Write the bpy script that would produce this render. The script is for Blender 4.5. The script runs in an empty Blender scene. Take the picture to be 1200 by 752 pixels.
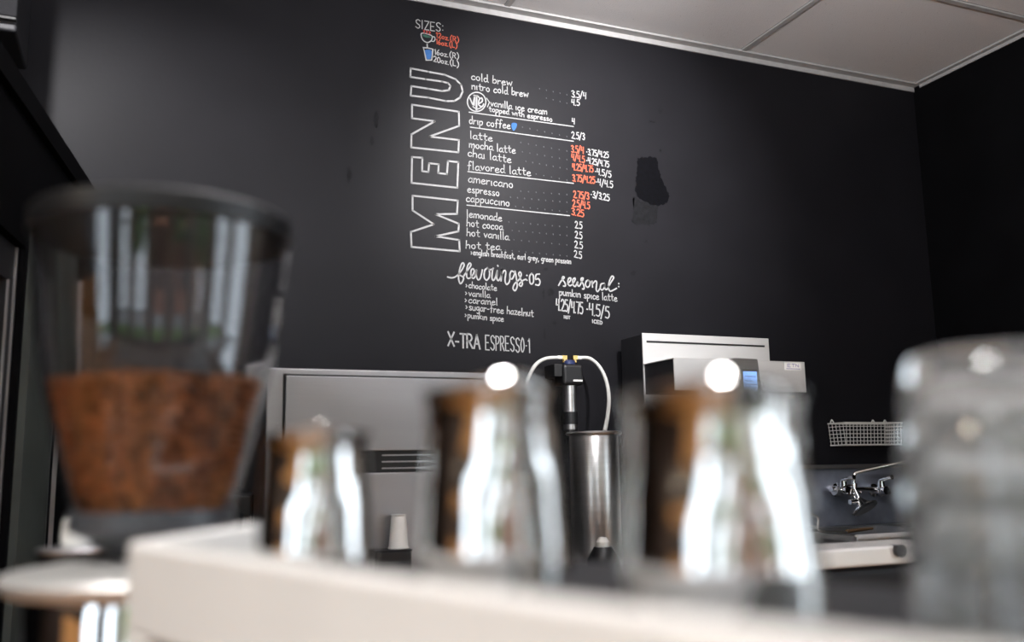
import bpy, bmesh, math, random
from mathutils import Vector, Matrix
random.seed(7)
PI = math.pi
S = bpy.context.scene
COL = S.collection

# ------------------------------------------------------------------ camera
F = 1066.0
CZ = 1.30                                   # camera height above the floor
def nrm(v): return Vector(v).normalized()
U_ = nrm((-118, -6676, F)); R_ = nrm((2615, 124, F)); Y_ = nrm((-443, 178, F))
R_ = (R_ - U_ * R_.dot(U_)).normalized(); Y_ = (Y_ - U_*Y_.dot(U_) - R_*Y_.dot(R_)).normalized()
def ray(px, py):
    d = Vector((px-600, py-376, F))
    return Vector((d.dot(R_), d.dot(Y_), d.dot(U_)))
O = Vector((0, 0, CZ))
def atY(px, py, Y): r = ray(px, py); return O + r*(Y/r.y)
def atX(px, py, X): r = ray(px, py); return O + r*(X/r.x)
def atZ(px, py, Z): r = ray(px, py); return O + r*((Z-CZ)/r.z)
def dep(px, py, d): return O + ray(px, py)*(d/F)
cam = bpy.data.cameras.new('camera'); co = bpy.data.objects.new('camera', cam); COL.objects.link(co)
xa = Vector((R_.x, Y_.x, U_.x)); ya = -Vector((R_.y, Y_.y, U_.y)); za = -Vector((R_.z, Y_.z, U_.z))
M = Matrix((xa, ya, za)).transposed().to_4x4(); M.translation = O
co.matrix_world = M
cam.sensor_width = 36; cam.lens = F/1200*36; cam.clip_start = .02
D = 3.40
cam.dof.use_dof = True
cam.dof.focus_distance = (atY(640, 330, D)-O).dot(-za)
cam.dof.aperture_fstop = 2.3
S.camera = co

# ------------------------------------------------------------------ world, lamps, exposure
S.view_settings.view_transform = 'Standard'; S.view_settings.look = 'None'
S.view_settings.exposure = 0.0; S.view_settings.gamma = 1; S.view_settings.use_curve_mapping = False
W = bpy.data.worlds.new('sky'); S.world = W; W.use_nodes = True
bg = W.node_tree.nodes['Background']; bg.inputs[0].default_value = (.80, .90, 1.0, 1); bg.inputs[1].default_value = 4.8
def lamp(name, kind, loc, target, energy, color=(1, 1, 1), **kw):
    l = bpy.data.lights.new(name, kind); l.energy = energy; l.color = color
    for k, v in kw.items(): setattr(l, k, v)
    o = bpy.data.objects.new(name, l); COL.objects.link(o); o.location = loc
    o.rotation_euler = (Vector(target)-Vector(loc)).to_track_quat('-Z', 'Y').to_euler()
    return o
# track spots under the ceiling that wash the menu wall
p1 = atY(690, 195, D); p2 = atY(140, 190, D)
lamp('track_spot_menu', 'SPOT', (p1.x-.1, 1.75, 3.14), p1+Vector((0, 0, -.10)), 445, (1, .98, .99), spot_size=math.radians(68), spot_blend=1.0, shadow_soft_size=.05)
lamp('track_spot_left', 'SPOT', (p2.x-.46, 2.1, 3.14), p2+Vector((.10, 0, -.12)), 215, (1, .98, .99), spot_size=math.radians(60), spot_blend=1.0, shadow_soft_size=.05)
lamp('left_room_fill', 'POINT', (-2.9, -.2, 2.3), (-2.9, -.2, 0), 28, (1, .85, .65), shadow_soft_size=.12)  # warm fill added out of view to light the left of the room
# unseen fill lamps, added to brighten the espresso machine and the ceiling
lamp('bar_fill_panel', 'AREA', (-.75, -.35, 3.18), (-.15, .3, 1.2), 17, (1, .98, .95), shape='RECTANGLE', size=.6, size_y=.3, spread=math.radians(85))
lamp('ceiling_fill', 'AREA', (.7, .7, 2.45), (1.4, 1.5, 4), 125, (.97, .96, 1), shape='RECTANGLE', size=.8, size_y=.3)
lamp('brewer_fill_spot', 'SPOT', (1.6, .6, 3.1), (2.45, 2.9, 1.55), 36, (1, .97, .93), spot_size=math.radians(20), spot_blend=.8, shadow_soft_size=.06)  # added fill that lifts the steel front of the brewer
WINX = [-3.1, -1.7, -.3, 1.1, 2.6]
OPEN = [('y', x, .7) for x in WINX] + [('l', -2.2, 1.0), ('r', -.75, 1.1), ('r', -2.5, 1.1)]
XR0 = atY(1070, 102, D).x
for s_, c_, w_ in OPEN:
    if s_ == 'y': a, b = (c_, -3.68, 1.6), (c_, 0, 1.6)
    elif s_ == 'l': a, b = (-4.08, c_, 1.6), (0, c_, 1.6)
    else: a, b = (XR0+.08, c_, 1.6), (0, c_, 1.6)
    a = lamp('window_portal', 'AREA', a, b, 1, shape='RECTANGLE', size=w_, size_y=2.3)
    a.data.cycles.is_portal = True

# ------------------------------------------------------------------ materials
def mat(name, col, rough=.5, metal=0., noise=0., nscale=8., bump=0., bscale=60., spec=.5, trans=0., ior=1.45, emit=None, estr=1., stretch=(1, 1, 1), coat=0.):
    m = bpy.data.materials.new(name); m.use_nodes = True
    nt = m.node_tree; b = nt.nodes['Principled BSDF']
    b.inputs['Base Color'].default_value = (*col, 1); b.inputs['Roughness'].default_value = rough
    b.inputs['Metallic'].default_value = metal; b.inputs['Specular IOR Level'].default_value = spec
    b.inputs['Transmission Weight'].default_value = trans; b.inputs['IOR'].default_value = ior
    b.inputs['Coat Weight'].default_value = coat
    if emit: b.inputs['Emission Color'].default_value = (*emit, 1); b.inputs['Emission Strength'].default_value = estr
    if noise or bump:
        tc = nt.nodes.new('ShaderNodeTexCoord'); mp = nt.nodes.new('ShaderNodeMapping'); mp.inputs['Scale'].default_value = stretch
        nt.links.new(tc.outputs['Object'], mp.inputs[0])
    if noise:
        n = nt.nodes.new('ShaderNodeTexNoise'); n.inputs['Scale'].default_value = nscale; n.inputs['Detail'].default_value = 5
        nt.links.new(mp.outputs[0], n.inputs[0])
        r = nt.nodes.new('ShaderNodeValToRGB'); r.color_ramp.elements[0].position = .3; r.color_ramp.elements[1].position = .7
        r.color_ramp.elements[0].color = (*[max(0, c*(1-noise)) for c in col], 1)
        r.color_ramp.elements[1].color = (*[min(1, c*(1+noise)) for c in col], 1)
        nt.links.new(n.outputs[0], r.inputs[0]); nt.links.new(r.outputs[0], b.inputs['Base Color'])
    if bump:
        n2 = nt.nodes.new('ShaderNodeTexNoise'); n2.inputs['Scale'].default_value = bscale; n2.inputs['Detail'].default_value = 3
        nt.links.new(mp.outputs[0], n2.inputs[0])
        bp = nt.nodes.new('ShaderNodeBump'); bp.inputs['Strength'].default_value = bump; bp.inputs['Distance'].default_value = .01
        nt.links.new(n2.outputs[0], bp.inputs['Height']); nt.links.new(bp.outputs[0], b.inputs['Normal'])
    return m
WALL = mat('chalkboard_paint', (.0082, .0080, .0096), .48, noise=.12, nscale=3.2, bump=.04, bscale=45, spec=.11)
WALLR = mat('dark_side_wall_paint', (.003, .003, .0035), .75, noise=.2, nscale=4, spec=.05)
BLACK = mat('black_plastic', (.008, .008, .009), .4, noise=.1)
BLACKM = mat('black_powder_coat', (.012, .012, .014), .55, noise=.15, nscale=20, spec=.3)
DOORG = mat('grey_green_frame_paint', (.055, .064, .058), .5, noise=.25, nscale=6, bump=.05)
CHALK = mat('white_chalk_paint', (.27, .27, .27), .85, noise=.10, nscale=90)
ORANGE = mat('orange_chalk_paint', (.42, .085, .042), .85, noise=.12, nscale=90)
ORANGE2 = mat('faded_orange_chalk_paint', (.34, .06, .03), .85, noise=.2, nscale=90)
RED = mat('red_chalk_paint', (.28, .03, .025), .85, noise=.2, nscale=90)
BLUE = mat('blue_chalk_paint', (.02, .085, .24), .85, noise=.15, nscale=90)
GREEN = mat('dark_green_chalk_paint', (.02, .07, .05), .85, noise=.15, nscale=90)
DOTM = mat('faint_chalk_dots', (.055, .055, .06), .9, noise=.15, nscale=90)
SMUDGE = mat('black_touch_up_paint', (.0012, .0012, .002), .6, noise=.4, nscale=60, bump=.1, bscale=200, spec=.06)
SMUDGE2 = mat('wiped_chalkboard_paint', (.006, .006, .007), .6, noise=.4, nscale=50, spec=.1)
STEEL = mat('brushed_steel', (.55, .54, .53), .30, 1., noise=.06, nscale=60, bump=.05, bscale=220, stretch=(.05, .05, 1))
STEELD = mat('dull_brushed_steel', (.36, .36, .37), .42, 1., noise=.05, nscale=14, bump=.03, bscale=250, stretch=(.06, 1, 1))
STEELB = mat('bright_steel_panel', (.68, .67, .655), .40, .55, noise=.05, nscale=12, bump=.02, bscale=200, stretch=(.1, 1, 1))
CHROME = mat('polished_chrome', (.80, .80, .80), .06, 1., noise=.03, nscale=10)
PITCH = mat('polished_pitcher_steel', (.82, .81, .79), .085, 1., noise=.03, nscale=14)
BRASS = mat('brass_fitting', (.75, .52, .20), .25, 1., noise=.1, nscale=60)
WHITEP = mat('warm_white_powder_coat', (.74, .72, .70), .35, noise=.03, nscale=8, coat=.3)
HOSE = mat('off_white_hose', (.50, .50, .47), .45, noise=.05, nscale=40)
PAPER = mat('white_ceramic', (.78, .77, .74), .4, noise=.04, nscale=20)
TRIMW = mat('ceiling_grid_paint', (.33, .325, .32), .6, noise=.08, nscale=30)
PLYG = mat('grey_panel_paint', (.009, .009, .0095), .5, noise=.2)
WOODF = mat('honey_oak_boards', (.48, .23, .08), .35, noise=.35, nscale=5, stretch=(1, 8, 1))
WOODW = mat('orange_wood_panelling', (.34, .14, .04), .45, noise=.4, nscale=4, stretch=(6, 6, .6))
DARKW = mat('dark_brown_wall_paint', (.035, .018, .010), .5, noise=.3, nscale=3)
WOODL = mat('light_oak_boards', (.80, .38, .11), .4, noise=.35, nscale=4, stretch=(6, 6, .6))
BEAN = mat('roasted_coffee_bean', (.36, .125, .04), .38, noise=.95, nscale=110)
SCREEN = mat('blue_lit_display', (.1, .2, .5), .3, emit=(.25, .5, 1.0), estr=1.6, noise=.02)
INK = mat('grey_violet_ink', (.25, .22, .42), .6, noise=.05)
REDL = mat('red_lamp_lens', (.55, .02, .02), .3, noise=.05)
PLASTER = mat('off_white_plaster', (.5, .47, .43), .8, noise=.06, nscale=5)
GRASS = mat('lawn', (.16, .28, .05), .9, noise=.4, nscale=3)
LEAF = mat('street_tree_leaves', (.10, .22, .04), .8, noise=.5, nscale=5)
BRICKM = mat('far_brick_front', (.45, .20, .13), .85, noise=.3, nscale=6)
ASPH = mat('pavement_grey', (.35, .35, .35), .9, noise=.15, nscale=3)
BLUEM = mat('blue_car_paint', (.05, .16, .5), .3, noise=.05)
def glassmat(name, col=(1, 1, 1), rough=0.0, ior=1.49):
    m = bpy.data.materials.new(name); m.use_nodes = True; nt = m.node_tree; b = nt.nodes['Principled BSDF']
    b.inputs['Base Color'].default_value = (*col, 1); b.inputs['Roughness'].default_value = rough
    b.inputs['Transmission Weight'].default_value = 1; b.inputs['IOR'].default_value = ior
    n = nt.nodes.new('ShaderNodeTexNoise'); n.inputs['Scale'].default_value = 9
    r = nt.nodes.new('ShaderNodeMapRange'); r.inputs[3].default_value = rough; r.inputs[4].default_value = rough+.03
    nt.links.new(n.outputs[0], r.inputs[0]); nt.links.new(r.outputs[0], b.inputs['Roughness'])
    return m
GLASS = glassmat('tumbler_glass', (.97, .98, .98), .02, 1.5)
GLASS.node_tree.nodes['Principled BSDF'].inputs['Transmission Weight'].default_value = .92
CLEAR = glassmat('clear_hopper_plastic', (.93, .93, .94), .02, 1.49)
# acoustic tile: fine dark pin holes
TILE = mat('speckled_ceiling_tile', (.60, .585, .58), .9, bump=.25, bscale=160)
nt = TILE.node_tree; v = nt.nodes.new('ShaderNodeTexVoronoi'); v.inputs['Scale'].default_value = 55
v2 = nt.nodes.new('ShaderNodeTexNoise'); v2.inputs['Scale'].default_value = 170
mu = nt.nodes.new('ShaderNodeMath'); mu.operation = 'ADD'
r = nt.nodes.new('ShaderNodeValToRGB'); r.color_ramp.elements[0].position = .42; r.color_ramp.elements[0].color = (.30, .29, .29, 1)
r.color_ramp.elements[1].position = .56; r.color_ramp.elements[1].color = (.60, .585, .58, 1)
tc = nt.nodes.new('ShaderNodeTexCoord')
for q in (v, v2): nt.links.new(tc.outputs['Object'], q.inputs['Vector'])
nt.links.new(v.outputs['Distance'], mu.inputs[0]); nt.links.new(v2.outputs[0], mu.inputs[1]); nt.links.new(mu.outputs[0], r.inputs[0])
nt.links.new(r.outputs[0], nt.nodes['Principled BSDF'].inputs['Base Color'])

# ------------------------------------------------------------------ mesh helpers
class MB:
    def __init__(s): s.v = []; s.f = []
    def add(s, vs, fs):
        n = len(s.v); s.v += [tuple(q) for q in vs]; s.f += [tuple(i+n for i in f) for f in fs]; return s
    def box(s, a, b):
        x0, y0, z0 = a; x1, y1, z1 = b
        return s.add([(x0, y0, z0), (x1, y0, z0), (x1, y1, z0), (x0, y1, z0), (x0, y0, z1), (x1, y0, z1), (x1, y1, z1), (x0, y1, z1)],
                     [(0, 3, 2, 1), (4, 5, 6, 7), (0, 1, 5, 4), (1, 2, 6, 5), (2, 3, 7, 6), (3, 0, 4, 7)])
    def prism(s, poly, z0, z1):          # poly counter-clockwise in xy
        n = len(poly)
        return s.add([(x, y, z0) for x, y in poly]+[(x, y, z1) for x, y in poly],
                     [tuple(range(n))[::-1], tuple(range(n, 2*n))]+[(i, (i+1) % n, (i+1) % n+n, i+n) for i in range(n)])
    def lathe(s, prof, n=48, c=(0, 0, 0), closed=False, frame=None):
        vs = []
        for r_, z in prof:
            for k in range(n):
                a = 2*PI*k/n; p = Vector((r_*math.cos(a), r_*math.sin(a), z))
                if frame: p = frame @ p
                vs.append((p.x+c[0], p.y+c[1], p.z+c[2]))
        m = len(prof); fs = []
        for j in range(m if closed else m-1):
            for k in range(n):
                j2 = (j+1) % m; fs.append((j*n+k, j*n+(k+1) % n, j2*n+(k+1) % n, j2*n+k))
        if not closed:
            if prof[0][0] > 0: fs.append(tuple(range(n))[::-1])
            if prof[-1][0] > 0: fs.append(tuple((m-1)*n+k for k in range(n)))
        return s.add(vs, fs)
    def tube(s, pts, r_, n=10, closed=False):
        pts = [Vector(p) for p in pts]; m = len(pts); vs = []; up = None
        for i, p in enumerate(pts):
            if closed: t = pts[(i+1) % m]-pts[i-1]
            else: t = pts[min(i+1, m-1)]-pts[max(i-1, 0)]
            t.normalize()
            if up is None: up = t.orthogonal().normalized()
            up = (up-t*up.dot(t)).normalized(); w = t.cross(up)
            rr = r_[i] if isinstance(r_, (list, tuple)) else r_
            for k in range(n):
                a = 2*PI*k/n; q = p+(up*math.cos(a)+w*math.sin(a))*rr; vs.append(tuple(q))
        fs = []
        for i in range(m if closed else m-1):
            i2 = (i+1) % m
            for k in range(n): fs.append((i*n+k, i*n+(k+1) % n, i2*n+(k+1) % n, i2*n+k))
        if not closed: fs += [tuple(range(n))[::-1], tuple((m-1)*n+k for k in range(n))]
        return s.add(vs, fs)
    def build(s, name, m, parent=None, smooth=False, bevel=0, solid=0, label=None, kind=None):
        me = bpy.data.meshes.new(name); me.from_pydata(s.v, [], s.f); me.update()
        bm = bmesh.new(); bm.from_mesh(me); bmesh.ops.recalc_face_normals(bm, faces=bm.faces)
        if bevel:
            bmesh.ops.bevel(bm, geom=[e for e in bm.edges if len(e.link_faces) == 2 and e.calc_face_angle(0) > .6], offset=bevel, segments=3, affect='EDGES', profile=.5, clamp_overlap=True)
        bm.to_mesh(me); bm.free()
        if smooth:
            for p in me.polygons: p.use_smooth = True
            try: me.set_sharp_from_angle(angle=math.radians(40))
            except Exception: pass
        me.materials.append(m)
        o = bpy.data.objects.new(name, me); COL.objects.link(o)
        if parent: o.parent = parent
        if solid: q = o.modifiers.new('thickness', 'SOLIDIFY'); q.thickness = solid; q.offset = -1
        if label: o['label'] = label
        if kind: o['kind'] = kind
        return o
def thing(name, label, cat, loc=(0, 0, 0), rz=0, group=None):
    o = bpy.data.objects.new(name, None); COL.objects.link(o); o.location = loc; o.rotation_euler = (0, 0, rz)
    o.empty_display_size = .05; o['label'] = label; o['category'] = cat
    if group: o['group'] = group
    return o
def tag(o, label, cat, group=None, kind=None):
    o['label'] = label; o['category'] = cat
    if group: o['group'] = group
    if kind: o['kind'] = kind
    return o
def struct(o): o['kind'] = 'structure'; return o
def smooth_line(pts, k=6, closed=False):
    pts = [Vector(p) for p in pts]; n = len(pts)
    if n < 3: return pts
    out = []
    g = (lambda i: pts[i % n]) if closed else (lambda i: pts[max(0, min(n-1, i))])
    for i in range(n if closed else n-1):
        a, b, c, d = g(i-1), g(i), g(i+1), g(i+2)
        for j in range(k):
            t = j/k
            out.append(.5*((2*b)+(c-a)*t+(2*a-5*b+4*c-d)*t*t+(3*b-a-3*c+d)*t**3))
    if not closed: out.append(pts[-1])
    return out

# ------------------------------------------------------------------ setting
H = CZ+2.401*D/4.2            # ceiling height 3.24
XR = atY(1070, 102, D).x      # right wall
XL, YB = -4.0, -3.6
struct(MB().box((XL, YB, -.1), (XR, D, 0)).build('floor', WOODF))
wb = struct(MB().box((XL, D, 0), (XR+.1, D+.1, H+.15)).build('wall_back', WALL))
wr = struct(MB().box((XR, .9, 0), (XR+.1, D, H+.15)).build('wall_right', WALLR))

def side(x, y0, y1, wins):
    m_ = MB(); e_ = y0
    for c_, w_ in wins: m_.box((x, e_, .5), (x+.1, c_-w_/2, 2.75)); e_ = c_+w_/2
    m_.box((x, e_, .5), (x+.1, y1, 2.75)); m_.box((x, y0, 2.75), (x+.1, y1, H+.15)); m_.box((x, y0, 0), (x+.1, y1, .5)); return m_
side(XR, YB, .9, [(-2.5, 1.1), (-.75, 1.1)]).build('plaster_section', PLASTER, wr)
wl = struct(side(XL-.1, YB, D+.1, [(-2.2, 1.0)]).build('wall_left', DARKW))
for k in range(24): MB().box((XL, YB+k*.22+.004, 0), (XL+.02, YB+(k+1)*.22-.004, .49)).build('wainscot_board', WOODL, wl)
for k in range(8): MB().box((XL, -1.65+k*.22+.004, .49), (XL+.02, -1.65+(k+1)*.22-.004, 1.5)).build('wainscot_board', WOODL, wl)
# front wall (behind the camera) with four window openings
fw = MB(); wx = [(x-.35, x+.35) for x in WINX]
fw.box((XL, YB-.1, 0), (XR+.1, YB, .5)); fw.box((XL, YB-.1, 2.75), (XR+.1, YB, H+.15))
e = XL
for a, b in wx: fw.box((e, YB-.1, .5), (a, YB, 2.75)); e = b
fw.box((e, YB-.1, .5), (XR+.1, YB, 2.75))
struct(fw.build('wall_front', PLASTER))
for i, (a, b) in enumerate(wx):
    fr = MB(); t = .05
    fr.box((a, YB-.09, .5), (a+t, YB-.02, 2.75)); fr.box((b-t, YB-.09, .5), (b, YB-.02, 2.75))
    fr.box((a+t, YB-.09, .5), (b-t, YB-.02, .5+t)); fr.box((a+t, YB-.09, 2.75-t), (b-t, YB-.02, 2.75)); fr.box((a+t, YB-.09, 2.0), (b-t, YB-.02, 2.05))
    struct(fr.build('window_%d' % (i+1), BLACKM))
# suspended ceiling
cl = struct(MB().box((XL, YB, H+.06), (XR, D, H+.15)).build('ceiling', PLYG))
XS = atZ(875, 57, H).x; YS = atZ(1105, 0, H).y
xs = [XR]; x = XS
while x > XL: xs.append(x); x -= 1.22
xs.append(XL)
ys = [D]; y = YS
while y > YB: ys.append(y); y -= .61
ys.append(YB)
tmesh = {}
for i in range(len(xs)-1):
    for j in range(len(ys)-1):
        w = xs[i]-xs[i+1]; h = ys[j]-ys[j+1]; key = (round(w, 3), round(h, 3))
        if key not in tmesh:
            o = MB().box((.012, .012, .006), (w-.012, h-.012, .02)).build('ceiling_tile', TILE, cl, bevel=.003); tmesh[key] = o
        else: o = tmesh[key].copy(); COL.objects.link(o)
        o.location = (xs[i+1], ys[j+1], H+.002)
for x in xs[1:-1]: MB().box((x-.012, YB, H-.001), (x+.012, D, H+.008)).build('grid_rail', TRIMW, cl)
for y in ys[1:-1]: MB().box((XL, y-.012, H-.001), (XR, y+.012, H+.008)).build('grid_rail', TRIMW, cl)
struct(MB().box((XL, D-.045, H-.006), (XR, D, H+.004)).box((XL, D-.006, H-.03), (XR, D, H-.006)).build('trim_1', TRIMW))
struct(MB().box((XR-.03, YB, H-.006), (XR, D-.045, H+.004)).box((XR-.005, YB, H-.022), (XR, D-.045, H-.006)).build('trim_2', TRIMW))

# partition with the glazed door on the left (turned a few degrees off the room's axes)
LK = -(0.139); XC = atY(110, 230, D).x
def LX(Y): return XC + LK*(D-Y)
def at_left(px, py):
    r_ = ray(px, py); # O + r t ; x = XC + LK*(D-y)
    t = (XC + LK*D)/(r_.x + LK*r_.y); return O + r_*t
zt = at_left(97, 210).z
Y0 = 1.5
pw = thing('x', '', '')
bpy.data.objects.remove(pw)
def lwall(y0, y1, z0, z1, off0, off1):      # slab along the partition, off = distance towards the room (+)
    q = [(LX(y0)+off0, y0), (LX(y0)+off1, y0), (LX(y1)+off1, y1), (LX(y1)+off0, y1)]
    m_ = MB(); m_.prism(q, z0, z1); return m_
jy0 = at_left(31, 290).y; jz = at_left(31, 290).z
struct(lwall(jy0, D, 0, zt, -.12, 0).build('wall_partition', WALLR))
o = bpy.data.objects['wall_partition']; o.name = 'wall_side'
lwall(Y0, jy0, jz, zt, -.12, 0).build('header', WALLR, o)
lwall(Y0, D-.002, zt-.06, zt, 0, .02).build('cap_rail', WALLR, o)
ya_, yb_, yc_, yd_ = jy0+.02, at_left(41, 440).y, at_left(58, 440).y, at_left(66, 440).y
lwall(ya_, yb_, 0, jz+.05, 0, .018).build('jamb_board', DOORG, o)
lwall(yb_+.012, yc_, 0, jz+.05, 0, .014).build('jamb_board', DOORG, o)
lwall(yc_+.02, yc_+.026, 0, jz, 0, .010).build('metal_bead', STEELD, o)
lwall(yd_+.02, yd_+.025, 0, jz, 0, .012).build('metal_bead', STEELD, o)
dr = struct(lwall(jy0-.075, jy0-.002, .01, jz-.005, -.07, -.02).build('door_1', BLACKM))
lwall(Y0, jy0-.075, jz-.10, jz-.005, -.07, -.02).build('top_rail', BLACKM, dr)
lwall(Y0, jy0-.075, .01, .22, -.07, -.02).build('bottom_rail', BLACKM, dr)
lwall(jy0-.018, jy0-.012, .01, jz-.005, -.02, -.014).build('metal_bead', STEELD, dr)
lwall(jy0-.075, jy0-.069, .22, jz-.1, -.02, -.014).build('metal_bead', STEELD, dr)
lwall(jy0-.19, jy0-.184, .22, jz-.1, -.04, -.034).build('metal_bead', STEELD, dr)
lwall(Y0, jy0-.075, .22, jz-.1, -.055, -.049).build('pane', glassmat('dark_door_glass', (.5, .55, .52), .02), dr)
lwall(Y0, jy0-.2, 1.05, 1.10, -.05, -.02).build('push_bar', STEELD, dr)
struct(lwall(1.2, D, 0, zt, -.9, -.8).build('wall_lobby', WALLR)); bpy.data.objects['wall_lobby'].name = 'wall_far'

# the street outside the windows behind the camera (only seen mirrored in the polished steel)
struct(MB().box((-14, -16, -.2), (14, YB-.1, -.12)).build('ground', ASPH))
tag(MB().box((-12, -9.5, -.12), (12, -6.5, -.08)).build('lawn_strip', GRASS), 'green lawn strip outside the front windows', 'lawn')
def blob(n, r_, seed):
    random.seed(seed); b = bmesh.new(); bmesh.ops.create_icosphere(b, subdivisions=3, radius=r_)
    for v_ in b.verts: v_.co *= random.uniform(.8, 1.15)
    me = bpy.data.meshes.new(n); b.to_mesh(me); b.free(); return me
for i, (x, y) in enumerate(((-4.5, -9), (1.2, -9.2), (5.5, -8.4))):
    t = thing('street_tree', ['leafy green street tree outside the leftmost front window', 'leafy green street tree outside the middle front windows', 'leafy green street tree outside the rightmost front window'][i], 'tree', (x, y, -.078))
    MB().tube([(0, 0, 0), (.05, 0, 1.2), (0, 0, 2.2)], [.16, .12, .09]).build('trunk', WOODF, t, smooth=True)
    me = blob('crown', 1.3, i); me.materials.append(LEAF); c_ = bpy.data.objects.new('crown', me); COL.objects.link(c_); c_.parent = t; c_.location = (0, 0, 3.0)
bl = thing('shop_building', 'brick shop building across the street', 'building', (0, -15.5, -.12))
MB().box((-3, -.5, 0), (9, .5, 4.2)).build('wall', BRICKM, bl)
for x in (-2, .8, 3.6, 6.4): MB().box((x, .5, .8), (x+1.6, .56, 3)).build('window', BLACKM, bl)

# ------------------------------------------------------------------ chalk menu on the wall
WY = D-.0012
def wp(px, py): q = atY(px, py, D); return Vector((q.x, q.z))
def ribbon(mb, pts, w, closed=False):
    pts = [Vector(p) for p in pts]; n = len(pts)
    if n < 2: return
    L = []; Rr = []
    for i, p in enumerate(pts):
        if closed: a, b = pts[i-1], pts[(i+1) % n]
        else: a, b = pts[max(i-1, 0)], pts[min(i+1, n-1)]
        t = (b-a)
        if t.length < 1e-7: t = Vector((1, 0))
        t.normalize(); nn = Vector((-t.y, t.x)); k = w/2
        if 0 < i < n-1 or closed:
            u = (p-a).normalized() if (p-a).length > 1e-7 else t
            c = max(.6, abs(u.dot(t))); k = w/2/c
        else: p = p+t*(w*.3 if i else -w*.3)
        L.append(p+nn*k); Rr.append(p-nn*k)
    vs = [(q.x, WY, q.y) for q in L]+[(q.x, WY, q.y) for q in Rr]
    fs = [(i, (i+1) % n, (i+1) % n+n, i+n) for i in range(n if closed else n-1)]
    mb.add(vs, fs)
G = {}
def g(ch, w, s):
    G[ch] = (w, [(st.startswith('!'), [tuple(map(float, q.split(','))) for q in st.lstrip('!').split()]) for st in s.split(';')])
g('a', 8, '7,8 4,10 1,7 0,3 2,0 5,1 7,5;!7,10 7,3 8,0 10,0'); g('b', 8, '!1,20 0,0;0,6 4,10 7,8 7,3 4,0 0,1')
g('c', 7, '7,8 5,10 2,9 0,5 1,1 4,0 7,2'); g('d', 8, '7,7 4,10 1,8 0,4 2,0 5,1 7,4;!7,20 7,2 9,0')
g('e', 8, '0,5 5,6 7,8 5,10 2,9 0,5 1,1 4,0 8,2'); g('f', 7, '8,18 5,20 3,17 3,8 2,-2;!0,9 6,10')
g('g', 8, '7,8 4,10 1,8 0,4 3,1 7,5;7,10 7,-4 4,-8 1,-6'); g('h', 8, '!1,20 0,0;0,6 4,10 7,8 7,0')
g('i', 3, '!1,10 1,0 2,0'); g('k', 8, '!1,19 0,0;!7,10 1,5 7,0'); g('l', 3, '!1,20 1,0 2,0')
g('m', 12, '!0,10 0,0;0,6 3,10 5,8 5,0;5,6 9,10 11,8 11,0'); g('n', 8, '!0,10 0,0;0,6 4,10 7,8 7,0')
g('o', 8, '4,10 1,8 0,4 3,0 6,1 7,5 6,9 4,10'); g('p', 8, '!0,10 0,-9;0,7 4,10 7,8 6,2 3,0 0,2')
g('q', 8, '7,8 4,10 1,8 0,4 3,1 7,5;!7,10 7,-9'); g('r', 6, '!0,10 0,0;0,5 3,9 6,9')
g('s', 7, '6,9 3,10 1,8 3,5 6,3 5,0 0,1'); g('t', 7, '!3,17 3,2 5,0 7,1;!0,11 7,11'); g('u', 8, '0,10 0,3 3,0 7,4;!7,10 7,0')
g('v', 7, '!0,10 3,0 7,10'); g('w', 11, '!0,10 2,0 5,8 8,0 11,11'); g('y', 8, '!0,10 4,1;!8,10 4,0 1,-8')
g('z', 7, '!0,10 7,10 0,0 7,0'); g(' ', 5, '!0,0 0,0')
g('0', 8, '4,20 1,16 0,9 2,1 5,0 8,7 7,16 4,20'); g('1', 4, '!0,16 3,20 3,0'); g('2', 8, '0,16 3,20 7,17 6,10 0,0;!0,0 8,0')
g('3', 7, '0,18 4,20 7,16 3,11 7,7 5,0 0,2'); g('4', 8, '!1,20 0,9 7,10;!7,20 6,0'); g('5', 8, '!8,20 2,20 1,12;1,12 6,12 8,6 5,0 0,1')
g('6', 8, '6,20 2,12 0,4 4,0 7,4 5,9 1,6'); g('7', 8, '!0,20 8,20 4,0'); g('9', 8, '7,18 3,20 0,15 3,11 7,15;!7,19 6,0')
g('/', 8, '!0,-3 7,22'); g('.', 3, '!0,0 1,0'); g('-', 6, '!0,7 5,7'); g('*', 5, '!1,9 3,9'); g(',', 4, '!2,1 0,-4'); g('>', 6, '!0,10 3,6 0,2')
g(':', 4, '!1,14 2,14;!1,4 2,4'); g('(', 6, '5,23 1,14 1,4 5,-5'); g(')', 6, '0,23 4,14 4,4 0,-5')
g('S', 11, '10,17 6,20 1,17 3,11 8,8 9,3 5,0 0,3'); g('I', 4, '!1,20 1,0'); g('Z', 11, '!0,20 10,20 0,0 10,0'); g('E', 10, '!9,20 0,20 0,0 9,0;!0,10 7,10')
g('R', 10, '!0,20 0,0;0,20 6,19 8,14 5,10 0,10;!3,10 9,0'); g('L', 9, '!0,20 0,0 8,0'); g('X', 11, '!0,20 10,0;!10,20 0,0'); g('T', 10, '!0,20 10,20;!5,20 5,0')
g('A', 11, '!0,0 5,20 10,0;!2,7 8,7'); g('P', 9, '!0,20 0,0;0,20 6,19 8,15 5,10 0,9'); g('O', 9, '4,20 0,12 1,3 4,0 8,6 7,16 4,20')
g('H', 10, '!0,20 0,0;!8,20 8,0;!0,10 8,10'); g('C', 9, '8,18 4,20 0,12 1,2 5,0 8,3'); g('D', 10, '!0,20 0,0;0,20 7,17 8,8 5,1 0,0')
menu = thing('chalk_menu', 'hand-lettered white and orange chalk menu with tall outlined title on the black wall', 'menu', (0, 0, 0))
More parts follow.
